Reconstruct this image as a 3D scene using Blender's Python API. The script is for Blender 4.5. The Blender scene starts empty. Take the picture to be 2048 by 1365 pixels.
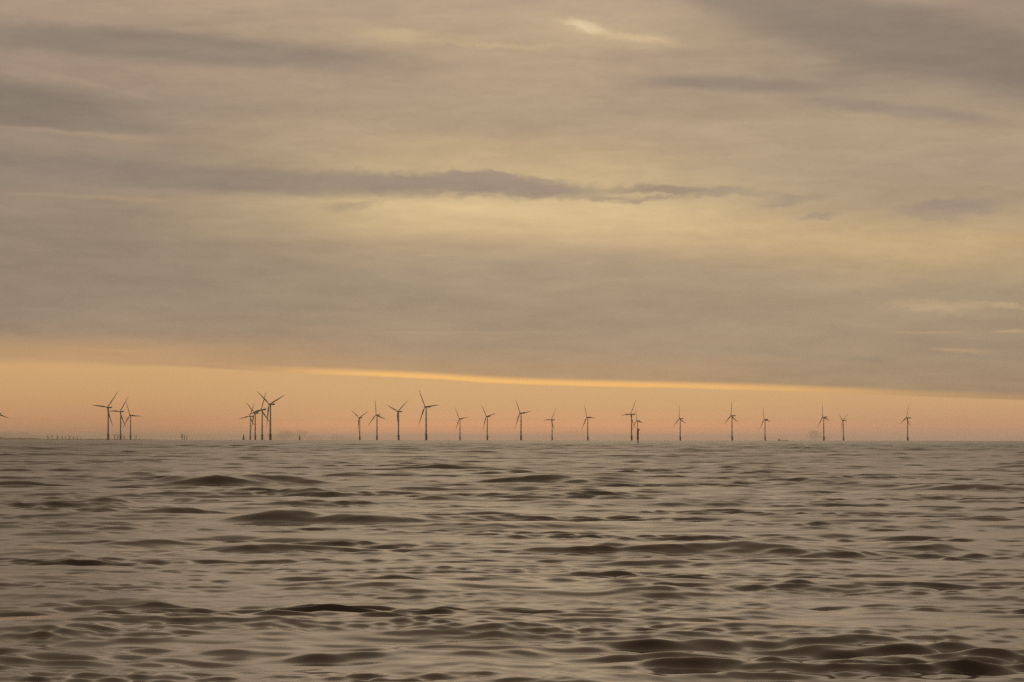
import bpy, bmesh, math, random
import numpy as np
from mathutils import Vector, Matrix

S = bpy.context.scene
COL = S.collection
R = math.radians
F = 5051.0            # focal length of the photograph in its own pixels (55 mm lens)
CAM_H = 2.4           # eye height above the sea
RE = 7.4e6            # earth radius with refraction
EYE_Y = 877.0         # eye level in the photograph

# ------------------------------------------------------------------ camera
cam = bpy.data.cameras.new("camera")
cam.sensor_width = 36.0
cam.lens = 36.0 * F / 2048.0
cam.clip_start = 0.1
cam.clip_end = 120000.0
co = bpy.data.objects.new("camera", cam)
COL.objects.link(co)
pitch = math.atan((EYE_Y - 682.5) / F)
co.matrix_world = Matrix.Translation((0, 0, CAM_H)) @ Matrix.Rotation(R(90) + pitch, 4, 'X') @ Matrix.Rotation(R(0.07), 4, 'Z')
S.camera = co

S.view_settings.view_transform = 'Standard'
S.view_settings.look = 'None'
S.view_settings.exposure = 0.0
S.view_settings.gamma = 1.0
S.render.engine = 'CYCLES'
S.cycles.max_bounces = 6
S.cycles.volume_bounces = 1
S.cycles.use_denoising = False
S.cycles.denoiser = 'OPENIMAGEDENOISE'
S.cycles.denoising_prefilter = 'ACCURATE'

# ------------------------------------------------------------------ sun (behind the cloud, ahead of the viewer)
SUN_EL, SUN_AZ = R(14.0), R(2.0)
sl = bpy.data.lights.new("sun", 'SUN')
sl.energy = 0.02
sl.angle = R(22.0)
sl.color = (1.0, 0.78, 0.55)
so = bpy.data.objects.new("sun", sl)
COL.objects.link(so)
sd = Vector((math.sin(SUN_AZ) * math.cos(SUN_EL), math.cos(SUN_AZ) * math.cos(SUN_EL), math.sin(SUN_EL)))
so.rotation_euler = sd.to_track_quat('Z', 'Y').to_euler()
so.location = (0, -20, 60)

# ------------------------------------------------------------------ sky
def lin(c):
    return tuple((v / 255 / 12.92) if v / 255 <= 0.04045 else ((v / 255 + 0.055) / 1.055) ** 2.4 for v in c[:3]) + (1.0,)

world = bpy.data.worlds.new("World")
S.world = world
world.use_nodes = True
NT = world.node_tree
NT.nodes.clear()

def node(t, **kw):
    n = NT.nodes.new(t)
    for k, v in kw.items():
        setattr(n, k, v)
    return n

def put(sock, v):
    if isinstance(v, bpy.types.NodeSocket):
        NT.links.new(v, sock)
    else:
        sock.default_value = v

def M(op, a, b=None, c=None, clamp=False):
    n = node('ShaderNodeMath', operation=op, use_clamp=clamp)
    put(n.inputs[0], a)
    if b is not None: put(n.inputs[1], b)
    if c is not None: put(n.inputs[2], c)
    return n.outputs[0]

def smooth(v, a, b, lo=0.0, hi=1.0):
    n = node('ShaderNodeMapRange', interpolation_type='SMOOTHSTEP')
    for i, x in enumerate((v, a, b, lo, hi)): put(n.inputs[i], x)
    return n.outputs[0]

def mix(f, a, b, mode='MIX'):
    n = node('ShaderNodeMix', data_type='RGBA', blend_type=mode)
    put(n.inputs[0], f); put(n.inputs[6], a); put(n.inputs[7], b)
    return n.outputs[2]

def ramp(v, stops, span):
    n = node('ShaderNodeValToRGB')
    e = n.color_ramp
    e.interpolation = 'B_SPLINE' if False else 'EASE' if False else 'LINEAR'
    lo, hi = span
    while len(e.elements) < len(stops): e.elements.new(0.5)
    for i, (y, c) in enumerate(stops):
        e.elements[i].position = (y - lo) / (hi - lo)
        e.elements[i].color = lin(c)
    put(n.inputs[0], M('DIVIDE', M('SUBTRACT', v, lo), hi - lo))
    return n.outputs[0]

def noise(vec, scale, detail=3.0, rough=0.5, lac=2.0):
    n = node('ShaderNodeTexNoise')
    put(n.inputs['Vector'], vec)
    n.inputs['Scale'].default_value = scale
    n.inputs['Detail'].default_value = detail
    n.inputs['Roughness'].default_value = rough
    n.inputs['Lacunarity'].default_value = lac
    return n

tc = node('ShaderNodeTexCoord').outputs['Generated']
sp = node('ShaderNodeSeparateXYZ'); put(sp.inputs[0], tc)
dx, dy, dz = sp.outputs
AZ = M('ARCTAN2', dx, dy)
EL = M('ARCSINE', dz)
# angular sky map, one unit = one five-thousandth of a radian; x to the right, y downwards from the top cloud
PX = M('MULTIPLY_ADD', AZ, F * 1.007, 1024.0)
PY = M('MULTIPLY_ADD', EL, -F * 1.007, EYE_Y)
cb = node('ShaderNodeCombineXYZ'); put(cb.inputs[0], PX); put(cb.inputs[1], PY)
P = cb.outputs[0]

def vscale(v, s):
    n = node('ShaderNodeVectorMath', operation='MULTIPLY'); put(n.inputs[0], v); n.inputs[1].default_value = s
    return n.outputs[0]
def vadd(a, b):
    n = node('ShaderNodeVectorMath', operation='ADD'); put(n.inputs[0], a); put(n.inputs[1], b)
    return n.outputs[0]

def warp(v, stretch, scale, amp, detail=3.0):
    """displace sky coordinates by coloured noise stretched along the horizon"""
    q = vscale(v, (1 / stretch, 1.0, 1.0))
    c = noise(q, scale, detail).outputs['Color']
    c = vadd(c, (-0.5, -0.5, -0.5))
    return vadd(v, vscale(c, amp))

Psoft = warp(P, 5.0, 0.012, (260.0, 42.0, 0.0), 3.0)
Prag = warp(warp(P, 2.2, 0.022, (60.0, 22.0, 0.0), 2.0), 1.8, 0.075, (34.0, 25.0, 0.0), 7.0)
Pfine = warp(P, 2.6, 0.06, (50.0, 12.0, 0.0), 5.0)
sps = node('ShaderNodeSeparateXYZ'); put(sps.inputs[0], Psoft)
Ys = sps.outputs[1]
spg = node('ShaderNodeSeparateXYZ'); put(spg.inputs[0], Pfine)
Yf = spg.outputs[1]

SPAN = (-900.0, 900.0)
LEFT = [(-900, (156, 140, 114)), (-300, (172, 152, 122)), (-60, (184, 160, 134)), (30, (177, 153, 129)), (90, (160, 141, 119)), (128, (164, 143, 121)), (165, (166, 144, 122)),
        (215, (153, 135, 116)), (275, (164, 143, 120)), (330, (150, 134, 115)), (375, (155, 138, 118)), (402, (162, 142, 119)), (450, (150, 133, 114)),
        (560, (146, 130, 112)), (640, (150, 132, 114)), (675, (160, 136, 114)), (698, (182, 147, 113)), (725, (188, 150, 113)), (800, (186, 150, 113))]
MID = [(-900, (160, 143, 116)), (-300, (178, 157, 125)), (0, (179, 156, 131)), (70, (182, 159, 129)), (100, (176, 153, 126)), (150, (174, 151, 126)), (220, (168, 148, 123)),
       (270, (178, 155, 125)), (315, (190, 166, 128)), (360, (198, 174, 132)), (410, (214, 188, 140)), (450, (203, 177, 132)), (490, (178, 154, 123)), (545, (160, 143, 121)),
       (600, (158, 141, 118)), (660, (164, 143, 119)), (705, (162, 140, 117)), (738, (172, 143, 114)), (800, (178, 146, 112))]
RIGHT = [(-900, (152, 136, 112)), (-300, (164, 146, 119)), (0, (162, 141, 120)), (60, (152, 135, 115)), (130, (153, 136, 116)), (180, (158, 140, 119)), (225, (167, 147, 122)),
         (270, (173, 152, 125)), (330, (165, 146, 123)), (390, (165, 145, 120)), (440, (178, 155, 122)), (480, (196, 169, 125)), (530, (183, 159, 123)), (580, (164, 145, 120)),
         (650, (165, 144, 119)), (700, (160, 141, 118)), (740, (166, 144, 119)), (800, (168, 142, 114))]
PXs = sps.outputs[0]
# two parallel mixes between three columns of the sky
wl = smooth(PXs, 150.0, 950.0)
wr = smooth(PXs, 1150.0, 1800.0)
YM = M('MULTIPLY_ADD', Ys, 0.6, M('MULTIPLY', Yf, 0.4))
sky = mix(wl, ramp(YM, LEFT, SPAN), ramp(YM, MID, SPAN))
sky = mix(wr, sky, ramp(YM, RIGHT, SPAN))

def blob(src, cx, cy, rx, ry, ang, col, strength, hard=0.0):
    """one cloud patch: soft ellipse in warped sky coordinates"""
    global sky
    m = node('ShaderNodeMapping', vector_type='TEXTURE')
    put(m.inputs[0], src)
    m.inputs[1].default_value = (cx, cy, 0)
    m.inputs[2].default_value = (0, 0, R(ang))
    m.inputs[3].default_value = (rx, ry, 1e6)
    ln = node('ShaderNodeVectorMath', operation='LENGTH'); put(ln.inputs[0], m.outputs[0])
    f = smooth(ln.outputs['Value'], 1.0, hard, 0.0, strength)
    sky = mix(f, sky, lin(col))

# upper left bands
blob(Psoft, -150, 380, 950, 470, 0, (138, 124, 109), 0.55)
blob(Psoft, 1250, 640, 1500, 90, 2, (150, 134, 117), 0.6)
blob(Pfine, 330, 100, 680, 44, 3, (141, 126, 110), 0.92, 0.35)
blob(Pfine, 20, 215, 330, 62, 7, (130, 117, 104), 0.95, 0.35)
blob(Pfine, 140, 252, 330, 26, 2, (136, 122, 108), 0.85, 0.3)
blob(Pfine, 180, 176, 260, 9, 12, (172, 150, 126), 0.45)
blob(Pfine, 120, 272, 360, 9, 4, (174, 150, 124), 0.5)
blob(Pfine, 60, 332, 460, 32, 3, (136, 122, 108), 0.85, 0.2)
blob(Pfine, 430, 362, 680, 36, 2, (140, 125, 111), 0.92, 0.35)
blob(Pfine, 250, 402, 420, 8, 2, (172, 148, 120), 0.55)
blob(Pfine, 150, 500, 620, 80, 3, (144, 129, 112), 0.5)
# grey mass at the upper right
blob(Psoft, 1850, 95, 640, 95, 14, (134, 120, 106), 1.0, 0.4)
blob(Psoft, 1330, -40, 420, 60, 8, (142, 127, 112), 0.9, 0.3)
blob(Pfine, 1470, 168, 290, 22, 3, (141, 126, 111), 0.9, 0.25)
blob(Pfine, 1800, 224, 290, 20, 7, (146, 130, 114), 0.85, 0.2)
# light openings above
blob(Pfine, 1200, 62, 210, 36, 9, (200, 177, 138), 0.6)
blob(Prag, 1172, 52, 72, 19, 14, (232, 209, 168), 0.85)
blob(Prag, 1270, 74, 120, 14, 6, (212, 186, 142), 0.7)
blob(Prag, 790, 72, 150, 22, 3, (198, 173, 134), 0.8)
blob(Prag, 980, 86, 200, 11, 3, (196, 171, 132), 0.8)
blob(Pfine, 960, 295, 460, 34, 5, (192, 167, 127), 0.5)
# bright field beneath the long cloud
blob(Psoft, 1080, 425, 560, 85, 4, (222, 195, 146), 0.62)
blob(Psoft, 1500, 460, 560, 62, 3, (203, 176, 130), 0.45)
blob(Psoft, 1820, 505, 400, 40, 3, (198, 170, 126), 0.35)
# long ragged cloud
blob(Prag, 820, 366, 300, 33, 1, (152, 135, 118), 0.95, 0.25)
blob(Prag, 1040, 374, 250, 30, 3, (156, 138, 120), 1.0, 0.35)
blob(Prag, 960, 352, 120, 22, 2, (158, 140, 122), 1.0, 0.4)
blob(Prag, 560, 352, 330, 24, 0, (150, 134, 116), 0.8)
blob(Prag, 1335, 379, 165, 13, 1, (158, 139, 119), 1.0, 0.2)
blob(Prag, 1440, 380, 110, 13, 2, (160, 141, 120), 0.9, 0.1)
blob(Prag, 1260, 402, 60, 8, -4, (166, 146, 122), 0.9)
blob(Prag, 1215, 395, 90, 10, 0, (164, 145, 121), 0.8)
blob(Prag, 700, 412, 80, 14, -6, (166, 145, 120), 0.6)
blob(Prag, 1600, 398, 110, 14, -3, (160, 142, 120), 0.9, 0.1)
blob(Prag, 1640, 432, 60, 11, -6, (158, 140, 120), 0.9, 0.2)
blob(Prag, 1900, 418, 150, 24, -4, (155, 137, 119), 0.95, 0.35)
blob(Prag, 1880, 438, 70, 8, 0, (160, 141, 121), 0.7)
blob(Prag, 1480, 388, 150, 10, 2, (163, 144, 122), 0.9)
blob(Prag, 1560, 408, 70, 9, -5, (162, 143, 121), 0.9)
blob(Prag, 1320, 396, 90, 8, -3, (164, 145, 122), 0.85)
# small bright clouds in the grey belt
blob(Pfine, 860, 507, 42, 4, 0, (185, 161, 130), 0.7)
blob(Prag, 1870, 612, 160, 20, 2, (189, 165, 130), 0.85)
blob(Prag, 2010, 616, 90, 7, 3, (188, 164, 129), 0.8)
blob(Pfine, 1860, 666, 120, 4, 1, (186, 157, 120), 0.7)
blob(Pfine, 2020, 664, 70, 5, -2, (190, 162, 122), 0.8)
blob(Pfine, 1920, 702, 90, 6, 2, (190, 157, 119), 0.8)
blob(Pfine, 1480, 698, 220, 14, 3, (153, 138, 118), 0.75)
blob(Pfine, 1680, 716, 260, 9, 3, (152, 138, 118), 0.6)
blob(Pfine, 1990, 716, 160, 14, 2, (152, 137, 118), 0.65)
blob(Pfine, 900, 664, 330, 4, 0, (174, 150, 122), 0.55)
blob(Pfine, 950, 690, 300, 10, 2, (154, 137, 118), 0.45)
blob(Pfine, 230, 703, 140, 6, 2, (196, 156, 116), 0.6)

# fine cloud grain over the whole vault
g1 = noise(vscale(Psoft, (1 / 7.0, 1.0, 1.0)), 0.022, 6.0, 0.55).outputs['Fac']
g3 = noise(vscale(Prag, (1 / 5.0, 1.0, 1.0)), 0.05, 6.0, 0.6).outputs['Fac']
g2 = noise(vscale(P, (1 / 4.0, 1.0, 1.0)), 0.0045, 3.0, 0.5).outputs['Fac']
gr = M('ADD', M('MULTIPLY', M('SUBTRACT', g3, 0.5), 0.30), M('ADD', M('MULTIPLY', M('SUBTRACT', g1, 0.5), 0.38), M('MULTIPLY', M('SUBTRACT', g2, 0.5), 0.26)))
gm = node('ShaderNodeCombineColor')
for i, (w, o_) in enumerate(((1.0, 0.965), (1.0, 0.955), (0.85, 0.985))): put(gm.inputs[i], M('MULTIPLY_ADD', gr, w, o_))
sky = mix(1.0, sky, gm.outputs[0], 'MULTIPLY')

# clear strip under the cloud edge
edge = node('ShaderNodeFloatCurve')
cv = edge.mapping.curves[0]
EP = [(-3000, 690), (0, 723), (300, 732), (550, 745), (850, 757), (1024, 767), (1450, 778), (1640, 784), (2048, 800), (5000, 840)]
for i, (x, y) in enumerate(EP):
    p = ((x + 3000) / 8000, (y - 600) / 300)
    if i < 2: cv.points[i].location = p
    else: cv.points.new(*p)
cv.points[0].location = ((EP[0][0] + 3000) / 8000, (EP[0][1] - 600) / 300)
edge.mapping.update()
put(edge.inputs['Value'], M('DIVIDE', M('ADD', PX, 3000.0), 8000.0))
EY = M('MULTIPLY_ADD', edge.outputs[0], 300.0, 600.0)
ed = M('SUBTRACT', PY, EY)                                     # > 0 below the edge
SP2 = (700.0, 900.0)
HAZE_D = 4.0e-5                     # extinction per metre of the evening haze
def ramp_clear(stops):
    """the afterglow as it is above the haze layer, which thins it again on the way to the eye"""
    n = node('ShaderNodeValToRGB'); e = n.color_ramp
    ys = list(range(700, 860, 20)) + list(range(850, 881, 3))
    ys = sorted(set(ys))
    while len(e.elements) < len(ys): e.elements.new(0.5)
    for i, y in enumerate(ys):
        for (ya, ca), (yb, cb_) in zip(stops, stops[1:]):
            if ya <= y <= yb: c = [a + (b_ - a) * (y - ya) / (yb - ya) for a, b_ in zip(ca, cb_)]; break
        L = min(33000.0, 148.0 / max((EYE_Y - y) / F, 1e-4)); T = math.exp(-HAZE_D * L)
        W = [max(0.02, (v - h * (1 - T)) / T) / 3.0 for v, h in zip((lin(c)[0] * .97, lin(c)[1] * .97, lin(c)[2] * 1.03), (0.20, 0.13, 0.072))]
        e.elements[i].position = (y - 700) / 200.0
        e.elements[i].color = (*W, 1)
    put(n.inputs[0], M('DIVIDE', M('SUBTRACT', PY, 700.0), 200.0))
    v = node('ShaderNodeVectorMath', operation='SCALE'); put(v.inputs[0], n.outputs[0]); v.inputs['Scale'].default_value = 3.0
    return v.outputs[0]
cl_l = ramp_clear([(700, (201, 162, 108)), (740, (203, 161, 108)), (790, (198, 154, 106)), (838, (189, 141, 100)), (860, (176, 133, 98)), (874, (152, 126, 98)), (900, (146, 124, 98))])
cl_m = ramp_clear([(700, (202, 163, 113)), (780, (201, 161, 111)), (815, (200, 156, 110)), (838, (200, 152, 108)), (850, (208, 151, 107)), (862, (196, 145, 106)), (872, (168, 136, 108)), (900, (158, 133, 105))])
cl_r = ramp_clear([(700, (200, 158, 112)), (800, (198, 157, 111)), (835, (190, 149, 108)), (852, (190, 144, 109)), (866, (176, 140, 112)), (877, (165, 137, 110)), (900, (160, 136, 108))])
clear = mix(smooth(PX, 200.0, 800.0), cl_l, cl_m)
clear = mix(smooth(PX, 1250.0, 1900.0), clear, cl_r)
# far cumulus on the horizon
keep, sky = sky, clear
Pcum = warp(P, 1.0, 0.14, (18.0, 13.0, 0.0), 6.0)
for cx, cy, rx, ry, s in ((568, 870, 20, 13, .7), (583, 874, 36, 13, .7), (602, 868, 14, 11, .55), (555, 876, 24, 9, .6), (628, 878, 26, 9, .6), (672, 877, 24, 10, .65), (700, 879, 26, 6, .5),
                       (1629, 869, 18, 12, .85), (1640, 876, 26, 7, .5), (1150, 864, 40, 5, .18), (-20, 876, 60, 15, .9), (20, 872, 24, 10, .7), (48, 871, 22, 9, .7), (75, 877, 40, 8, .6)):
    blob(Pcum, cx, cy, rx, ry, 0, (150, 132, 114), s * 0.62, 0.35)
clear, sky = sky, keep
# faint extra warm haze just above the edge at the left
sky = mix(M('MULTIPLY', smooth(ed, -70.0, -5.0), smooth(PX, 1500.0, 200.0, 0.0, 0.55)), sky, lin((196, 156, 113)))
# glowing underside of the cloud edge
strip = M('MULTIPLY', smooth(ed, -17.0, -4.0), smooth(PX, 400.0, 800.0))
strip = M('MULTIPLY', strip, smooth(PX, 2050.0, 1250.0, 0.2, 1.0))
sky = mix(strip, sky, lin((255, 194, 116)))
soft = smooth(PX, 500.0, 0.0, 2.5, 11.0)
wob = M('MULTIPLY', M('SUBTRACT', noise(vscale(P, (0.3, 1.0, 1.0)), 0.02, 4.0).outputs['Fac'], 0.5), M('MULTIPLY', soft, 1.6))
sky = mix(smooth(M('ADD', ed, wob), M('MULTIPLY', soft, -1.0), soft), sky, clear)

# the vault dims away from the afterglow
cosaz = M('COSINE', M('SUBTRACT', AZ, R(2)))
side = smooth(cosaz, -0.3, 0.96, 0.42, 1.0)
tint = mix(smooth(cosaz, -0.3, 0.9), (0.80, 0.92, 1.12, 1), (1, 1, 1, 1))
sky = mix(1.0, sky, tint, 'MULTIPLY')
sv = node('ShaderNodeVectorMath', operation='SCALE'); put(sv.inputs[0], sky); put(sv.inputs['Scale'], side)
ns = node('ShaderNodeTexSky', sky_type='NISHITA')
ns.sun_disc = False
ns.sun_elevation = SUN_EL
ns.sun_rotation = SUN_AZ
bg1 = node('ShaderNodeBackground'); put(bg1.inputs[0], sv.outputs[0]); bg1.inputs[1].default_value = 1.0
bg2 = node('ShaderNodeBackground'); put(bg2.inputs[0], ns.outputs[0]); bg2.inputs[1].default_value = 0.05
mx = node('ShaderNodeMixShader'); mx.inputs[0].default_value = 0.03     # the overcast lets a little of the clear sky through
put(mx.inputs[1], bg1.outputs[0]); put(mx.inputs[2], bg2.outputs[0])
wo = node('ShaderNodeOutputWorld'); put(wo.inputs[0], mx.outputs[0])
world.cycles.sampling_method = 'MANUAL'
world.cycles.sample_map_resolution = 512

# ------------------------------------------------------------------ materials
def mat(name, col, rough=0.5, spec=0.5, var=0.12, scale=0.6, metal=0.0):
    m = bpy.data.materials.new(name); m.use_nodes = True
    t = m.node_tree; b = t.nodes['Principled BSDF']
    n = t.nodes.new('ShaderNodeTexNoise'); n.inputs['Scale'].default_value = scale; n.inputs['Detail'].default_value = 5
    c = t.nodes.new('ShaderNodeTexCoord'); t.links.new(c.outputs['Object'], n.inputs['Vector'])
    r = t.nodes.new('ShaderNodeValToRGB')
    r.color_ramp.elements[0].position = 0.3; r.color_ramp.elements[1].position = 0.75
    r.color_ramp.elements[0].color = tuple(v * (1 - var) for v in col) + (1,)
    r.color_ramp.elements[1].color = tuple(min(1, v * (1 + var)) for v in col) + (1,)
    t.links.new(n.outputs['Fac'], r.inputs[0]); t.links.new(r.outputs[0], b.inputs['Base Color'])
    b.inputs['Roughness'].default_value = rough; b.inputs['Specular IOR Level'].default_value = spec
    b.inputs['Metallic'].default_value = metal
    return m
M_TOWER = mat('pale_grey_paint', (0.60, 0.60, 0.58), 0.45)
M_BLADE = mat('blade_gelcoat', (0.52, 0.52, 0.51), 0.5, scale=0.2)
M_NAC = mat('nacelle_paint', (0.45, 0.45, 0.45), 0.45)
M_TP = mat('weathered_yellow_paint', (0.46, 0.25, 0.05), 0.55, var=0.35, scale=0.9)
M_STEEL = mat('galvanised_steel', (0.28, 0.27, 0.25), 0.5, var=0.25)
M_FOUL = mat('algae_and_rust', (0.06, 0.045, 0.03), 0.7, var=0.4)
M_RED = mat('rusty_red_paint', (0.24, 0.045, 0.02), 0.6, var=0.4, scale=1.5)
M_FAR = mat('far_grey_paint', (0.30, 0.31, 0.31), 0.5)
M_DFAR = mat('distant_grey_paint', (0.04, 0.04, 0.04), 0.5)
M_HULL = mat('ship_hull_paint', (0.08, 0.08, 0.09), 0.5)
M_LAND = mat('far_wooded_coast', (0.26, 0.28, 0.23), 0.9, var=0.4, scale=0.004)
M_CONC = mat('stained_concrete', (0.25, 0.24, 0.22), 0.8, var=0.3)

# ------------------------------------------------------------------ mesh helpers
def link(name, bm, material, parent=None):
    me = bpy.data.meshes.new(name)
    bm.normal_update(); bm.to_mesh(me); bm.free()
    me.materials.append(material)
    o = bpy.data.objects.new(name, me); COL.objects.link(o)
    if parent: o.parent = parent
    return o

def shade(o, angle=40):
    for p in o.data.polygons: p.use_smooth = True
    try: o.data.set_sharp_from_angle(angle=R(angle))
    except Exception: pass
    return o

def lathe(bm, prof, seg=24, mtx=None, cap=True):
    """prof: (radius, z) pairs revolved about z"""
    rings = []
    for r, z in prof:
        ring = []
        for i in range(seg):
            a = 2 * math.pi * i / seg
            v = Vector((r * math.cos(a), r * math.sin(a), z))
            ring.append(bm.verts.new(mtx @ v if mtx else v))
        rings.append(ring)
    for a, b in zip(rings, rings[1:]):
        for i in range(seg):
            bm.faces.new((a[i], a[(i + 1) % seg], b[(i + 1) % seg], b[i]))
    if cap:
        bm.faces.new(rings[0][::-1]); bm.faces.new(rings[-1])

def tube(bm, a, b, r, seg=8):
    a, b = Vector(a), Vector(b)
    d = b - a
    m = Matrix.Translation(a) @ d.to_track_quat('Z', 'Y').to_matrix().to_4x4()
    lathe(bm, [(r, 0), (r, d.length)], seg, m)

def box(bm, c, s, bevel=0.0, mtx=None):
    r = bmesh.ops.create_cube(bm, size=1.0)
    for v in r['verts']:
        v.co = Vector((v.co.x * s[0] + c[0], v.co.y * s[1] + c[1], v.co.z * s[2] + c[2]))
    if bevel:
        es = list({e for v in r['verts'] for e in v.link_edges})
        bmesh.ops.bevel(bm, geom=es, offset=bevel, segments=3, affect='EDGES', profile=0.6)

def empty(name, loc, label, cat, group=None, rz=0.0):
    o = bpy.data.objects.new(name, None); COL.objects.link(o)
    o.empty_display_size = 2
    o.location = loc; o.rotation_euler = (0, 0, rz)
    o['label'] = label; o['category'] = cat
    if group: o['group'] = group
    return o

# ------------------------------------------------------------------ sea
rng = np.random.default_rng(11)
def dist_at(py):
    """distance of the sea point seen this many photo pixels below eye level (curved sea)"""
    a = (py - EYE_Y) / F
    disc = a * a - 4 * CAM_H / (2 * RE)
    return (a - math.sqrt(max(disc, 0))) / (2 / (2 * RE))

K0, K1 = 0.022, 0.0017
r_list = [3.0]
while r_list[-1] < 2600: r_list.append(r_list[-1] + (max(K0 + K1 * r_list[-1], 0.14) if r_list[-1] < 20 else K0 + K1 * r_list[-1]))
while r_list[-1] < 25000: r_list.append(r_list[-1] * 1.012)
rr = np.array(r_list)
dense = np.linspace(-R(17), R(17), 1150)
tail = [R(17)]; st = dense[1] - dense[0]
while tail[-1] < math.pi - R(3):
    st = min(st * 1.12, R(3)); tail.append(tail[-1] + st)
tail = np.array(tail[1:])
tail = R(17) + (tail - R(17)) * (math.pi - R(17)) / (tail[-1] - R(17) + (tail[-1] - tail[-2]) * .5)
az = np.concatenate([-tail[::-1], dense, tail])
daz = np.gradient(az)
RR, AA = np.meshgrid(rr, az, indexing='ij')
DR = (K0 + K1 * RR); DR[RR > 2600] = 0.012 * RR[RR > 2600]
CS = np.maximum(RR * daz[None, :], 1e-3)
X = (RR * np.sin(AA)).astype(np.float64); Y = (RR * np.cos(AA)).astype(np.float64)

def field(seed, scale, n=9):
    """slow random field, roughly -1..1"""
    g = np.random.default_rng(seed); f = np.zeros_like(X)
    for i in range(n):
        lam = scale * g.uniform(0.6, 1.9); th = g.uniform(0, math.pi)
        k = 2 * math.pi / lam
        f += np.sin(k * (X * math.cos(th) * 0.55 + Y * math.sin(th)) + g.uniform(0, 6.28))
    return f / math.sqrt(n / 2) * 0.7

patch = np.clip(1.0 + 0.35 * field(5, 38), 0.5, 1.6)
patch2 = np.clip(0.95 + 0.45 * field(8, 15), 0.35, 1.7)
patch3 = np.clip(0.85 + 0.75 * field(21, 9), 0.0, 2.2)
offs = 1.0 + 1.3 * np.clip((RR - 180) / 600, 0, 1)
patch3 = np.clip(0.70 + 0.95 * field(21, 4.5), 0.30, 2.3) * np.clip(0.9 + 0.35 * field(55, 26), 0.55, 1.5)
patch4 = np.clip(0.55 + 1.1 * field(33, 4), 0.12, 2.4)
Z = np.zeros_like(X); HX = np.zeros_like(X); HY = np.zeros_like(X)
unres = np.zeros_like(X)
# single swells shoaling over the sandbank: x centre, top, foot, half width (photo pixels give the bearing and the distance)
SW = [(440, 951, 973, 115, 1.0), (560, 958, 971, 110, .9), (345, 961, 972, 60, .9), (270, 946, 956, 75, .8),
      (555, 1018, 1046, 90, 1.0), (690, 1024, 1048, 130, 1.0), (800, 1034, 1049, 120, .8), (350, 1018, 1030, 80, .9),
      (510, 977, 989, 60, .9), (640, 984, 996, 70, .9), (30, 963, 975, 110, .9), (205, 1000, 1013, 75, 1.0),
      (1090, 955, 968, 80, 1.0), (1190, 959, 969, 80, .9), (1590, 951, 965, 100, 1.0), (1950, 966, 980, 90, 1.0), (1850, 970, 979, 60, .7),
      (1150, 982, 994, 120, .7), (860, 992, 1002, 170, .8), (620, 1006, 1016, 130, .8), (1130, 1004, 1014, 90, .6),
      (310, 1072, 1098, 85, 1.0), (500, 1085, 1104, 110, 1.0), (90, 1086, 1108, 150, .9), (230, 1048, 1060, 80, .9),
      (1200, 1081, 1106, 130, .9), (1410, 1080, 1104, 120, .9), (1560, 1083, 1108, 130, .9), (1860, 1086, 1100, 75, .9), (1760, 1100, 1112, 140, .6),
      (980, 1040, 1056, 190, .7), (1330, 1032, 1044, 110, .7), (1700, 1045, 1055, 120, .6), (900, 1080, 1092, 110, .7), (1900, 1036, 1046, 90, .5),
      (660, 1160, 1184, 110, .9), (820, 1162, 1192, 110, 1.0), (1540, 1120, 1132, 120, .6), (1290, 1178, 1196, 90, .6), (860, 1138, 1150, 80, .6),
      (120, 1230, 1290, 210, 1.0), (400, 1240, 1288, 190, .9), (830, 1262, 1284, 130, .9), (1000, 1268, 1286, 150, .8),
      (1380, 1292, 1340, 140, 1.0), (1650, 1290, 1326, 200, .8), (1900, 1284, 1322, 170, .9), (950, 1302, 1362, 190, .9), (1230, 1330, 1385, 140, .9),
      (1500, 1236, 1252, 90, .8), (1800, 1232, 1252, 120, .8), (340, 1212, 1222, 80, .7), (620, 1216, 1226, 90, .6), (1350, 1246, 1258, 90, .6),
      (2035, 925, 935, 60, .8), (1430, 930, 937, 60, .8), (880, 932, 940, 60, .8), (1040, 941, 950, 80, .8), (560, 1290, 1300, 60, .3)]
face = np.zeros_like(X)
for i, (cx, yt, yb, hw, wgt) in enumerate(SW):
    D = dist_at(yb)
    a0 = math.atan((cx - 1024) / F)
    W = hw * 1.0 * D / F
    sf = (0.75 if D < 45 else 0.42) + 0.0036 * D                       # length of the near face
    H = (CAM_H - (D + 1.6 * sf) * (yt - EYE_Y) / F) * wgt
    H = max(0.04, min(H * (1.2 if D > 75 else (0.75 if D > 45 else 0.40)), 0.55))
    D0 = D + 2.0 * sf
    jj = np.abs(az - a0) < 3.2 * W / D + 0.002
    ii = np.abs(rr - D0) < 9 * sf
    j0, j1 = np.where(jj)[0][[0, -1]]; i0, i1 = np.where(ii)[0][[0, -1]]
    x_, y_ = X[i0:i1 + 1, j0:j1 + 1], Y[i0:i1 + 1, j0:j1 + 1]
    ca, sa = math.cos(a0), math.sin(a0)
    u = x_ * ca - y_ * sa; v = x_ * sa + y_ * ca
    wob = 0.22 * sf * np.sin(u / W * 2.1 + i) + 0.16 * sf * np.sin(u / W * 4.7 + 2 * i)
    s_ = v - D0 - wob + 0.5 * (rng.uniform(-1, 1)) * u / W * sf
    prof = np.where(s_ < 0, np.exp(-(s_ / sf) ** 2), np.exp(-(s_ / (3.0 * sf)) ** 2))
    lat = np.exp(-(np.abs(u) / W) ** 1.8)
    Z[i0:i1 + 1, j0:j1 + 1] += H * prof * lat
    face[i0:i1 + 1, j0:j1 + 1] += np.where(s_ < 0.3 * sf, np.exp(-((s_ + 0.6 * sf) / (1.4 * sf)) ** 2), 0.0) * lat

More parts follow.
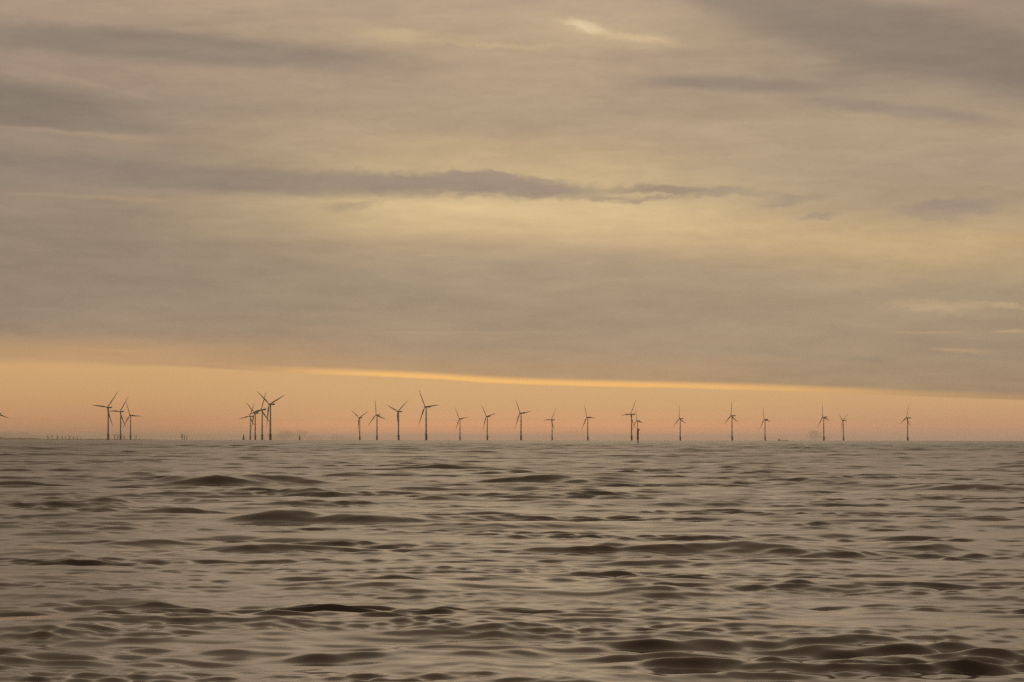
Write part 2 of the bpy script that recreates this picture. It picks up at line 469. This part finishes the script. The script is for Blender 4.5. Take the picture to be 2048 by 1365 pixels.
near = 0.42 + 0.58 * np.clip((RR - 30) / 75, 0, 1)
patch3 = patch3 + 0.35 * np.clip(face, 0, 1.2); patch2 = patch2 + 0.1 * np.clip(face, 0, 1)
bands = [  # wavelength lo, hi, count, total rms slope, spread, patch
    (7.0, 16.0, 8, 0.020, 0.16, offs),
    (3.0, 7.0, 18, 0.052, 0.26, patch * offs * near),
    (1.2, 3.0, 34, 0.080, 0.42, patch2 * (0.25 + 0.75 * near)),
    (0.40, 1.1, 44, 0.104, 0.52, patch3),
    (0.16, 0.45, 36, 0.080, 0.60, patch4)]
for lo, hi, n, srms, spread, pt in bands:
    sl_i = srms / math.sqrt(n) * math.sqrt(2)
    for i in range(n):
        lam = lo * (hi / lo) ** ((i + rng.uniform(0, 1)) / n)
        th = rng.normal(0.03, spread)
        k = 2 * math.pi / lam
        kx, ky = k * math.sin(th), -k * math.cos(th)          # running towards the shore
        a = sl_i / k
        # level of detail: keep only what the mesh carries
        nmax = int(np.searchsorted(rr, (lam / 2.0 - K0) / K1)) + 1
        nmax = max(2, min(nmax, len(rr)))
        sl_ = slice(0, nmax)
        q = np.clip((lam / np.maximum(DR[sl_], CS[sl_] * abs(math.sin(th)) + 1e-6) - 2.0) / 1.8, 0, 1)
        q = q * q * (3 - 2 * q)
        amp = a * q * pt[sl_]
        ph = kx * X[sl_] + ky * Y[sl_] + rng.uniform(0, 6.28)
        c, s = np.cos(ph), np.sin(ph)
        Z[sl_] += amp * c
        HX[sl_] -= amp * (kx / k) * s * 0.85; HY[sl_] -= amp * (ky / k) * s * 0.85
        unres[sl_] += (sl_i ** 2 / 2) * (1 - q) ** 2
        unres[nmax:] += sl_i ** 2 / 2
q = None
del c, s, ph, amp

lean = 0.8 * Z                        # faces towards the shore are the steeper ones
XX = X + HX; YY = Y + HY - lean
ZZ = Z - (XX ** 2 + YY ** 2) / (2 * RE)
nr, nc = X.shape
co3 = np.stack([XX, YY, ZZ], -1).reshape(-1, 3)
co3 = np.vstack([co3, [[0, 0, 0]]]).astype(np.float32)
ii, jj = np.meshgrid(np.arange(nr - 1), np.arange(nc), indexing='ij')
jn = (jj + 1) % nc
quads = np.stack([ii * nc + jj, ii * nc + jn, (ii + 1) * nc + jn, (ii + 1) * nc + jj], -1).reshape(-1, 4)[:, ::-1]
ctr = nr * nc
tj = np.arange(nc); tris = np.stack([np.full(nc, ctr), tj, (tj + 1) % nc], -1)[:, ::-1]
me = bpy.data.meshes.new("sea")
nq, ntri = len(quads), len(tris)
me.vertices.add(len(co3)); me.vertices.foreach_set("co", co3.ravel())
me.loops.add(nq * 4 + ntri * 3)
me.loops.foreach_set("vertex_index", np.concatenate([quads.ravel(), tris.ravel()]).astype(np.int32))
me.polygons.add(nq + ntri)
ls = np.concatenate([np.arange(nq) * 4, nq * 4 + np.arange(ntri) * 3]).astype(np.int32)
me.polygons.foreach_set("loop_start", ls)
me.polygons.foreach_set("use_smooth", np.ones(nq + ntri, dtype=bool))
at = me.attributes.new("ripple", 'FLOAT', 'POINT')
at.data.foreach_set("value", np.append(np.sqrt(unres).ravel(), 0.05).astype(np.float32))
me.update(calc_edges=True)
sea = bpy.data.objects.new("sea", me); COL.objects.link(sea)
sea['kind'] = 'structure'
sea['label'] = 'murky brown sea with low swells running in, out to the horizon'
del X, Y, Z, XX, YY, ZZ, HX, HY, RR, AA, DR, CS, co3, quads

sm = bpy.data.materials.new("sea_water"); sm.use_nodes = True
t = sm.node_tree; b = t.nodes['Principled BSDF']
b.inputs['IOR'].default_value = 1.333
tcn = t.nodes.new('ShaderNodeTexCoord')
an = t.nodes.new('ShaderNodeAttribute'); an.attribute_name = 'ripple'
nc_ = t.nodes.new('ShaderNodeTexNoise'); nc_.inputs['Scale'].default_value = 0.03; nc_.inputs['Detail'].default_value = 3
t.links.new(tcn.outputs['Object'], nc_.inputs['Vector'])
cr = t.nodes.new('ShaderNodeValToRGB')
cr.color_ramp.elements[0].color = (0.165, 0.108, 0.078, 1); cr.color_ramp.elements[1].color = (0.21, 0.14, 0.102, 1)
t.links.new(nc_.outputs['Fac'], cr.inputs[0]); t.links.new(cr.outputs[0], b.inputs['Base Color'])
# roughness: what the mesh leaves out of the wave slopes
m1 = t.nodes.new('ShaderNodeMath'); m1.operation = 'MULTIPLY_ADD'; m1.inputs[1].default_value = 0.24; m1.inputs[2].default_value = 0.001
mpg = t.nodes.new('ShaderNodeMapping'); mpg.inputs[3].default_value = (0.02, 0.05, 1.0)
t.links.new(tcn.outputs['Object'], mpg.inputs[0])
ng = t.nodes.new('ShaderNodeTexNoise'); ng.inputs['Scale'].default_value = 1.0; ng.inputs['Detail'].default_value = 5; ng.inputs['Roughness'].default_value = 0.7
t.links.new(mpg.outputs[0], ng.inputs['Vector'])
rg = t.nodes.new('ShaderNodeMapRange'); rg.inputs[1].default_value = 0.3; rg.inputs[2].default_value = 0.7; rg.inputs[3].default_value = 0.25; rg.inputs[4].default_value = 2.1
t.links.new(ng.outputs['Fac'], rg.inputs[0])
mg = t.nodes.new('ShaderNodeMath'); mg.operation = 'MULTIPLY'
t.links.new(an.outputs['Fac'], mg.inputs[0]); t.links.new(rg.outputs[0], mg.inputs[1])
t.links.new(mg.outputs[0], m1.inputs[0])
m2 = t.nodes.new('ShaderNodeMath'); m2.operation = 'SQRT'; t.links.new(m1.outputs[0], m2.inputs[0])
t.links.new(m2.outputs[0], b.inputs['Roughness'])
# capillary ripples
mp = t.nodes.new('ShaderNodeMapping'); mp.inputs[3].default_value = (0.45, 1.0, 1.0)
t.links.new(tcn.outputs['Object'], mp.inputs[0])
n1 = t.nodes.new('ShaderNodeTexNoise'); n1.inputs['Scale'].default_value = 5.0; n1.inputs['Detail'].default_value = 3
n2 = t.nodes.new('ShaderNodeTexNoise'); n2.inputs['Scale'].default_value = 0.25; n2.inputs['Detail'].default_value = 2
t.links.new(mp.outputs[0], n1.inputs['Vector']); t.links.new(mp.outputs[0], n2.inputs['Vector'])
mr = t.nodes.new('ShaderNodeMapRange'); mr.inputs[1].default_value = 0.42; mr.inputs[2].default_value = 0.68; mr.inputs[3].default_value = 0.0; mr.inputs[4].default_value = 1.0
t.links.new(n2.outputs['Fac'], mr.inputs[0])
mm = t.nodes.new('ShaderNodeMath'); mm.operation = 'MULTIPLY'
t.links.new(n1.outputs['Fac'], mm.inputs[0]); t.links.new(mr.outputs[0], mm.inputs[1])
bp = t.nodes.new('ShaderNodeBump'); bp.inputs['Strength'].default_value = 1.0; bp.inputs['Distance'].default_value = 0.003
t.links.new(mm.outputs[0], bp.inputs['Height']); t.links.new(bp.outputs[0], b.inputs['Normal'])
me.materials.append(sm)

# ------------------------------------------------------------------ placing helpers
def horizon_y(x): return 882.2 - 0.00122 * x
def ground(px, D):
    a = math.atan((px - 1024) / F)
    return Vector((D * math.sin(a), D * math.cos(a), -D * D / (2 * RE))), a
D_HOR = math.sqrt(2 * RE * CAM_H)
def dist_for(height, pix):
    """distance at which something of this height shows this many photo pixels above the sea horizon"""
    D = F * height / pix
    for _ in range(20):
        hid = max(0, D - D_HOR) ** 2 / (2 * RE)
        D = F * (height - hid) / pix
    return D

# ------------------------------------------------------------------ wind turbine
HUB = 83.5
def blade_bm():
    bm = bmesh.new()
    # z along the blade, x = chord in the rotor plane, y = axis (upwind)
    st = [(0.0, 2.0, 1.0, 80), (1.5, 2.0, 1.0, 70), (4, 2.4, .8, 45), (8, 3.5, .45, 24), (12, 4.1, .30, 16), (18, 3.8, .24, 11), (26, 3.0, .21, 7), (34, 2.35, .19, 4), (42, 1.7, .18, 2), (48, 1.15, .17, 0), (51.2, .7, .17, 0), (52.4, .2, .2, 0)]
    rings = []
    for z, c, th, tw in st:
        ring = []
        bend = 1.6 * (z / 52) ** 2
        for i in range(14):
            a = 2 * math.pi * i / 14
            px = 0.5 * c * math.cos(a) + (0.18 * c if c > 2.05 else 0.1)
            py = 0.5 * c * th * math.sin(a) * (1.15 - 0.35 * math.cos(a) * -1 if th < .5 else 1)
            q = R(tw)
            ring.append(bm.verts.new((px * math.cos(q) - py * math.sin(q), px * math.sin(q) + py * math.cos(q) - bend, z + 1.6)))
        rings.append(ring)
    for a, b_ in zip(rings, rings[1:]):
        for i in range(14): bm.faces.new((a[i], a[(i + 1) % 14], b_[(i + 1) % 14], b_[i]))
    bm.faces.new(rings[0][::-1]); bm.faces.new(rings[-1])
    return bm

def make_turbine():
    root = empty('wind_turbine', (0, 0, 0), 'x', 'wind turbine')
    # foundation column with collar, boat landing and platform
    bm = bmesh.new()
    lathe(bm, [(2.35, -9), (2.35, 0.5), (2.5, 0.6), (2.5, 12.4), (2.9, 12.9), (2.9, 13.5), (2.6, 13.6)], 28)
    tp = shade(link('transition_piece', bm, M_TP, root))
    bm = bmesh.new()
    lathe(bm, [(2.53, -2.0), (2.53, 2.2)], 28, cap=False)
    shade(link('algae_band', bm, M_FOUL, tp))
    bm = bmesh.new()
    for s in (-0.9, 0.9):
        tube(bm, (s, -3.6, -4), (s, -3.6, 11.5), 0.22); tube(bm, (s, -3.6, 11.3), (s, -2.4, 12.2), 0.18)
        for z in (0.5, 4.5, 8.5): tube(bm, (s, -3.6, z), (s, -2.3, z), 0.16)
    for k in range(22): tube(bm, (-0.35, -3.3, -2 + k * 0.6), (0.35, -3.3, -2 + k * 0.6), 0.05, 6)
    for s in (-0.35, 0.35): tube(bm, (s, -3.3, -3), (s, -3.3, 12.5), 0.07, 6)
    link('boat_landing', bm, M_TP, tp)
    bm = bmesh.new()
    lathe(bm, [(2.6, 13.1), (4.4, 13.6), (4.5, 13.62), (4.5, 13.95), (2.2, 13.95)], 28, cap=False)
    pf = shade(link('platform', bm, M_STEEL, root))
    bm = bmesh.new()
    for k in range(16):
        a = 2 * math.pi * k / 16
        tube(bm, (4.35 * math.cos(a), 4.35 * math.sin(a), 13.9), (4.35 * math.cos(a), 4.35 * math.sin(a), 15.1), 0.07, 6)
    for z in (14.5, 15.1):
        for k in range(28):
            a, c = 2 * math.pi * k / 28, 2 * math.pi * (k + 1) / 28
            tube(bm, (4.35 * math.cos(a), 4.35 * math.sin(a), z), (4.35 * math.cos(c), 4.35 * math.sin(c), z), 0.06, 6)
    link('railing', bm, M_TP, pf)
    bm = bmesh.new()
    prof = [(2.15, 13.5)]
    for k in range(13):
        f = k / 12; prof.append((2.12 - 0.72 * f, 13.9 + 67.4 * f))
    lathe(bm, prof, 28)
    tw = shade(link('tower', bm, M_TOWER, root))
    bm = bmesh.new(); box(bm, (0, -2.15, 15.2), (1.0, 0.22, 2.2), 0.05)
    link('door', bm, M_STEEL, tw)
    # nacelle: local +Y is upwind (towards the hub)
    bm = bmesh.new(); box(bm, (0, -5.3, 83.6), (4.0, 15.4, 3.9), 0.7)
    for v in bm.verts:
        if v.co.y < -6: v.co.z = 83.6 + (v.co.z - 83.6) * 0.88 + 0.2
    lathe(bm, [(1.55, 80.9), (1.75, 82.0)], 20)
    na = shade(link('nacelle', bm, M_NAC, root), 35)
    bm = bmesh.new()
    tube(bm, (0.8, -11.4, 85.3), (0.8, -11.4, 87.4), 0.08); tube(bm, (-0.8, -11.4, 85.3), (-0.8, -11.4, 87.0), 0.08)
    tube(bm, (-0.9, -11.4, 86.7), (0.9, -11.4, 86.7), 0.06)
    box(bm, (0, -11.4, 85.5), (2.6, 1.3, 0.5), 0.1)
    link('wind_vane', bm, M_STEEL, na)
    # hub: local +Y axis, tilted up 6 degrees
    bm = bmesh.new()
    m = Matrix.Rotation(R(-90), 4, 'X')
    lathe(bm, [(1.5, -1.6), (1.75, -1.0), (1.75, 1.0), (1.45, 1.9), (0.85, 2.6), (0.2, 2.85)], 24, m)
    hb = shade(link('hub', bm, M_NAC, root))
    hb.location = (0, 3.9, 83.9)
    hb.rotation_mode = 'XYZ'
    for k in range(3):
        bl = shade(link('blade', blade_bm(), M_BLADE, hb)) if k == 0 else b0.copy()
        if k == 0: b0 = bl
        else: COL.objects.link(bl); bl.parent = hb
        bl.rotation_euler = (0, R(120 * k), 0)
    return root

def copy_tree(o, parent=None):
    c = o.copy(); COL.objects.link(c)
    if parent: c.parent = parent
    for ch in list(o.children): copy_tree(ch, c)
    return c

# tower x, hub y, first blade angle clockwise as seen, angle of the rotor axis off the line of sight, label
TURB = [
 (-3.5, 830.7, 107, 39, "wind turbine cut off by the left edge, only nacelle and one blade showing"),
 (217.0, 817.8, 36, 40, "wind turbine tallest of the far left group of three, one blade pointing left"),
 (242.0, 825.8, 31, 40, "middle wind turbine of the far left trio, behind a crossing blade"),
 (261.8, 833.2, -27, 41, "smallest wind turbine of the far left trio, one blade level to the right"),
 (501.2, 834.6, 20, 44, "leftmost and shortest turbine in the tight cluster of four, blade level to the left"),
 (511.0, 828.4, -50, 44, "second turbine from the left in the tight cluster of four"),
 (524.8, 821.0, 13, 45, "third turbine in the tight cluster of four, one blade nearly upright"),
 (541.2, 810.4, -56, 45, "tallest and rightmost turbine in the tight cluster of four, blades in a wide V"),
 (719.9, 836.8, -59, 47, "short turbine right of the cluster and its distant cloud, blades in a small V"),
 (754.3, 830.9, -14, 48, "turbine with one blade upright and two drooping, between two with blades in a V"),
 (797.4, 824.0, -70, 49, "turbine with blades in a lopsided V just left of the tallest one at centre"),
 (852.6, 814.3, -36, 50, "largest wind turbine near the middle with a long dark blade raised to upper left"),
 (920.3, 838.2, -38, 51, "small turbine directly right of the largest central turbine"),
 (974.8, 833.2, -42, 52, "medium turbine second to the right of the largest central turbine"),
 (1042.3, 826.5, -36, 53, "tall turbine third to the right of the largest central one, blade leaning left"),
 (1104.4, 839.7, 28, 54, "small turbine with one blade level to the left and another upright, right of centre"),
 (1175.6, 834.6, -28, 55, "medium turbine alone to the left of the red channel marker pair"),
 (1263.2, 828.4, 26, 56, "tall turbine standing immediately left of the red channel marker"),
 (1275.0, 841.0, -20, 58, "smallest turbine, its lower tower hidden behind the red channel marker"),
 (1360.4, 836.8, -10, 58, "first turbine to the right of the red channel marker"),
 (1464.0, 830.9, -6, 59, "tallest turbine on the right side, one blade straight up"),
 (1530.0, 838.2, -22, 61, "small turbine between the tallest right hand one and the far ship's position"),
 (1647.4, 833.4, -18, 62, "turbine beside the small grey cloud bank on the right horizon"),
 (1686.6, 839.8, -60, 66, "small turbine with short blades in a V, second from the right end"),
 (1815.0, 834.6, 8, 65, "last turbine at the far right end of the row, standing alone"),
]
proto = make_turbine()
for i, (px, hy, th, phi, lab) in enumerate(TURB):
    o = proto if i == 0 else copy_tree(proto)
    D = dist_for(84.0, horizon_y(px) - hy)
    loc, a = ground(px, D)
    o.location = loc
    # rotor axis azimuth (from +Y clockwise) = bearing - phi ; local +Y turned there
    o.rotation_euler = (0, 0, -(a - R(phi)))
    o['label'] = lab; o['category'] = 'wind turbine'; o['group'] = 'offshore wind turbines of the near wind farm'
    for ch in o.children:
        if ch.name.startswith('hub'):
            # seen from behind and to the side the clockwise sense is kept
            ch.rotation_mode = 'QUATERNION'
            ch.rotation_quaternion = (Matrix.Rotation(R(6), 3, 'X') @ Matrix.Rotation(R(th), 3, 'Y')).to_quaternion()

# ------------------------------------------------------------------ far wind farm
def far_turbine_bm(th):
    bm = bmesh.new()
    bm.verts.ensure_lookup_table()
    lathe(bm, [(7.0, -5), (7.0, 14), (8.5, 14.2), (8.5, 15.0), (6.5, 15.1), (4.5, 88)], 12)
    box(bm, (0, -3, 89.5), (3.6, 12, 3.8), 0.5)
    for k in range(3):
        m = Matrix.Translation((0, 4.5, 89.5)) @ Matrix.Rotation(R(th + 120 * k), 4, 'Y')
        lathe(bm, [(2.5, 0), (4.0, 10), (3.0, 35), (0.8, 53)], 8, m)
    lathe(bm, [(1.8, -1.5), (1.8, 1), (0.4, 2.6)], 12, Matrix.Translation((0, 4.5, 89.5)) @ Matrix.Rotation(R(-90), 4, 'X'))
    for v in bm.verts: v.co *= 0.46
    return bm
FAR = [(96.5, 11, "first"), (105.5, 11.5, "second"), (116, 11, "third"), (125, 11, "fourth"), (132.5, 10, "fifth"), (140.5, 10.5, "sixth"), (148, 10, "seventh"), (155.5, 10, "eighth"), (163, 9.5, "ninth")]
fars = [bpy.data.meshes.new('x')] 
fm = []
for th in (10, 47, 85):
    o = link('distant_wind_turbine', far_turbine_bm(th), M_DFAR); fm.append(o.data); bpy.data.objects.remove(o)
k = 0
for px, D, nth in FAR:
    D = dist_for(66.0, D * 1.15)
    fm_ = fm[k % 3]; k += 1
    o = bpy.data.objects.new('distant_wind_turbine', fm_); COL.objects.link(o)
    loc, a = ground(px, D); o.location = loc; o.rotation_euler = (0, 0, R(45) - a)
    o['label'] = f"faint far off wind turbine, {nth} from the left in the hazy row"
    o['category'] = 'wind turbine'; o['group'] = 'faint turbines of the distant wind farm'
for px, D, lab in [(190, 8, "lone faint far off turbine between the hazy row and the far left trio"),
                   (230, 13, "faint far off turbine between the first and second turbines of the far left trio"),
                   (237, 12.5, "faint far off turbine just left of the middle turbine of the far left trio"),
                   (249, 11, "faint far off turbine just right of the middle turbine of the far left trio"),
                   (273, 11, "faint far off turbine just right of the far left trio"),
                   (365, 15.5, "tallest hazy turbine alone between the far left trio and the cluster of four"),
                   (369.5, 11, "short hazy turbine close beside the tallest hazy one"),
                   (374.5, 10.5, "third hazy turbine in the small hazy group left of the cluster of four"),
                   (590, 9, "hazy turbine in front of the distant cloud bank right of the cluster of four")]:
    D = dist_for(66.0, D * 1.15)
    fm_ = fm[k % 3]; k += 1
    o = bpy.data.objects.new('distant_wind_turbine', fm_); COL.objects.link(o)
    loc, a = ground(px, D); o.location = loc; o.rotation_euler = (0, 0, R(45) - a)
    o['label'] = lab; o['category'] = 'wind turbine'; o['group'] = 'faint turbines of the distant wind farm'

# ------------------------------------------------------------------ red channel marker
D = dist_at(886.9); loc, a = ground(1276.2, D)
mk = empty('channel_marker', loc, 'rusty red steel channel marker post with a small arm, nearest thing in the sea', 'sea marker', rz=-a)
bm = bmesh.new(); lathe(bm, [(0.24, -3.0), (0.24, 1.7), (0.31, 1.75), (0.33, 1.9), (0.32, 7.25), (0.30, 7.3)], 20)
shade(link('post', bm, M_RED, mk))
bm = bmesh.new(); lathe(bm, [(0.245, -1.0), (0.255, 0.0), (0.25, 0.7)], 20, cap=False)
shade(link('weed_band', bm, M_FOUL, mk))
bm = bmesh.new()
tube(bm, (0.1, 0, 7.15), (1.05, 0, 7.15), 0.075); tube(bm, (0.3, 0, 6.3), (0.9, 0, 7.1), 0.06)
link('arm', bm, M_RED, mk)
bm = bmesh.new(); lathe(bm, [(0.20, 7.2), (0.22, 7.3), (0.22, 7.62), (0.05, 7.72)], 16)
shade(link('lantern', bm, M_STEEL, mk))
bm = bmesh.new()
for s in (-0.18, 0.18): tube(bm, (-0.42, s, -1), (-0.42, s, 7.0), 0.035, 6)
for k in range(22): tube(bm, (-0.42, -0.18, -0.6 + k * 0.35), (-0.42, 0.18, -0.6 + k * 0.35), 0.025, 6)
for z in (0.3, 2.6, 4.9, 6.8):
    for s in (-0.18, 0.18): tube(bm, (-0.42, s, z), (-0.2, s, z), 0.03, 6)
link('ladder', bm, M_RED, mk)

# ------------------------------------------------------------------ lighthouse-like beacons far off
def beacon(px, D, hgt, wid, lab):
    loc, a = ground(px, D)
    o = empty('sea_beacon', loc, lab, 'beacon', rz=-a)
    bm = bmesh.new(); lathe(bm, [(wid * .5, -4), (wid * .5, hgt * .55), (wid * .62, hgt * .56), (wid * .62, hgt * .62), (wid * .4, hgt * .63)], 16)
    shade(link('base', bm, M_CONC, o))
    bm = bmesh.new(); lathe(bm, [(wid * .3, hgt * .6), (wid * .22, hgt * .9), (wid * .3, hgt * .91), (wid * .3, hgt * .97), (wid * .05, hgt * 1.05)], 14)
    shade(link('lantern_tower', bm, M_HULL, o))
beacon(487.7, 17500, 44, 14, "squat dark beacon on the horizon just left of the cluster of four turbines")
beacon(600.0, 19500, 48, 14, "faint dark beacon in front of the distant cloud bank right of the cluster of four")

# ------------------------------------------------------------------ ship hull down on the horizon
loc, a = ground(1565, 12500)
sh = empty('cargo_ship', loc, 'faint low ship hull down on the horizon right of the middle', 'ship', rz=-a)
bm = bmesh.new()
secs = [(-24, .8, 5.5), (-20, 3.2, 4.8), (-8, 3.8, 4.5), (10, 3.8, 4.5), (18, 3.0, 5.0), (24, 1.2, 6.2), (27, .15, 7.0)]
prev = None
for x, w, top in secs:
    ring = [bm.verts.new((x - (1.5 if x > 20 else 0), -w * .6, -2)), bm.verts.new((x, -w, top)), bm.verts.new((x, w, top)), bm.verts.new((x - (1.5 if x > 20 else 0), w * .6, -2))]
    if prev:
        for i in range(4): bm.faces.new((prev[i], prev[(i + 1) % 4], ring[(i + 1) % 4], ring[i]))
    else: bm.faces.new(ring[::-1])
    prev = ring
bm.faces.new(prev)
link('hull', bm, M_HULL, sh)
bm = bmesh.new(); box(bm, (-17, 0, 7.6), (7, 6, 5.6), .2); box(bm, (-16, 0, 11.2), (4, 7, 1.6), .2)
link('bridge_house', bm, M_FAR, sh)
bm = bmesh.new(); tube(bm, (-17, 0, 11.8), (-17, 0, 15.5), .25); tube(bm, (14, 0, 4.8), (14, 0, 12), .25)
link('mast', bm, M_HULL, sh)

# ------------------------------------------------------------------ far coast at the left edge
def ridge(name, pts, D, depth, label):
    bm = bmesh.new(); rows = []
    g = random.Random(3)
    n = 160
    x0, x1 = pts[0][0], pts[-1][0]
    hid = (D - D_HOR) ** 2 / (2 * RE)
    for k in range(5):
        f = k / 4.0
        row = []
        for i in range(n + 1):
            x = x0 + (x1 - x0) * i / n
            for (xa, ya), (xb, yb) in zip(pts, pts[1:]):
                if xa <= x <= xb: y = ya + (yb - ya) * (x - xa) / (xb - xa); break
            h = (y * D / F + hid) * (0.0, .8, 1.0, .75, 0.0)[k]
            if 0 < k < 4: h += g.uniform(-2.5, 2.5) + 3 * math.sin(i * .9 + k) * (y > 2)
            d = D + depth * f
            l, a = ground(x, d)
            row.append(bm.verts.new((l.x, l.y, -D * D / (2 * RE) + max(h, -3 if k in (0, 4) else 0))))
        rows.append(row)
    for ra, rb in zip(rows, rows[1:]):
        for i in range(n): bm.faces.new((ra[i], ra[i + 1], rb[i + 1], rb[i]))
    o = link(name, bm, M_LAND); o['kind'] = 'structure'; o['label'] = label
    return shade(o, 60)
ridge('hills', [(-500, 9), (-200, 8), (-60, 6), (0, 5), (12, 4), (18, 4.6), (30, 3.6), (45, 4), (52, 4.2), (60, 3.4), (75, 2.6), (90, 2), (130, 1.6), (200, 2.0), (320, 0.5)], 31000, 1500,
      'low hazy wooded coast at the left end of the horizon')

# ------------------------------------------------------------------ haze
bm = bmesh.new()
bmesh.ops.create_cube(bm, size=1.0)
for v in bm.verts: v.co = Vector((v.co.x * 70000, v.co.y * 70000, -110 + (v.co.z + .5) * 260))
hm = bpy.data.materials.new('sea_haze'); hm.use_nodes = True
t = hm.node_tree; t.nodes.clear()
ho = t.nodes.new('ShaderNodeOutputMaterial'); pv = t.nodes.new('ShaderNodeVolumePrincipled')
pv.inputs['Color'].default_value = (0.98, 0.88, 0.74, 1)
pv.inputs['Density'].default_value = HAZE_D
pv.inputs['Anisotropy'].default_value = 0.6
t.links.new(pv.outputs[0], ho.inputs['Volume'])
hz = link('haze', bm, hm); hz['kind'] = 'stuff'; hz['label'] = 'thin warm evening haze over the sea'
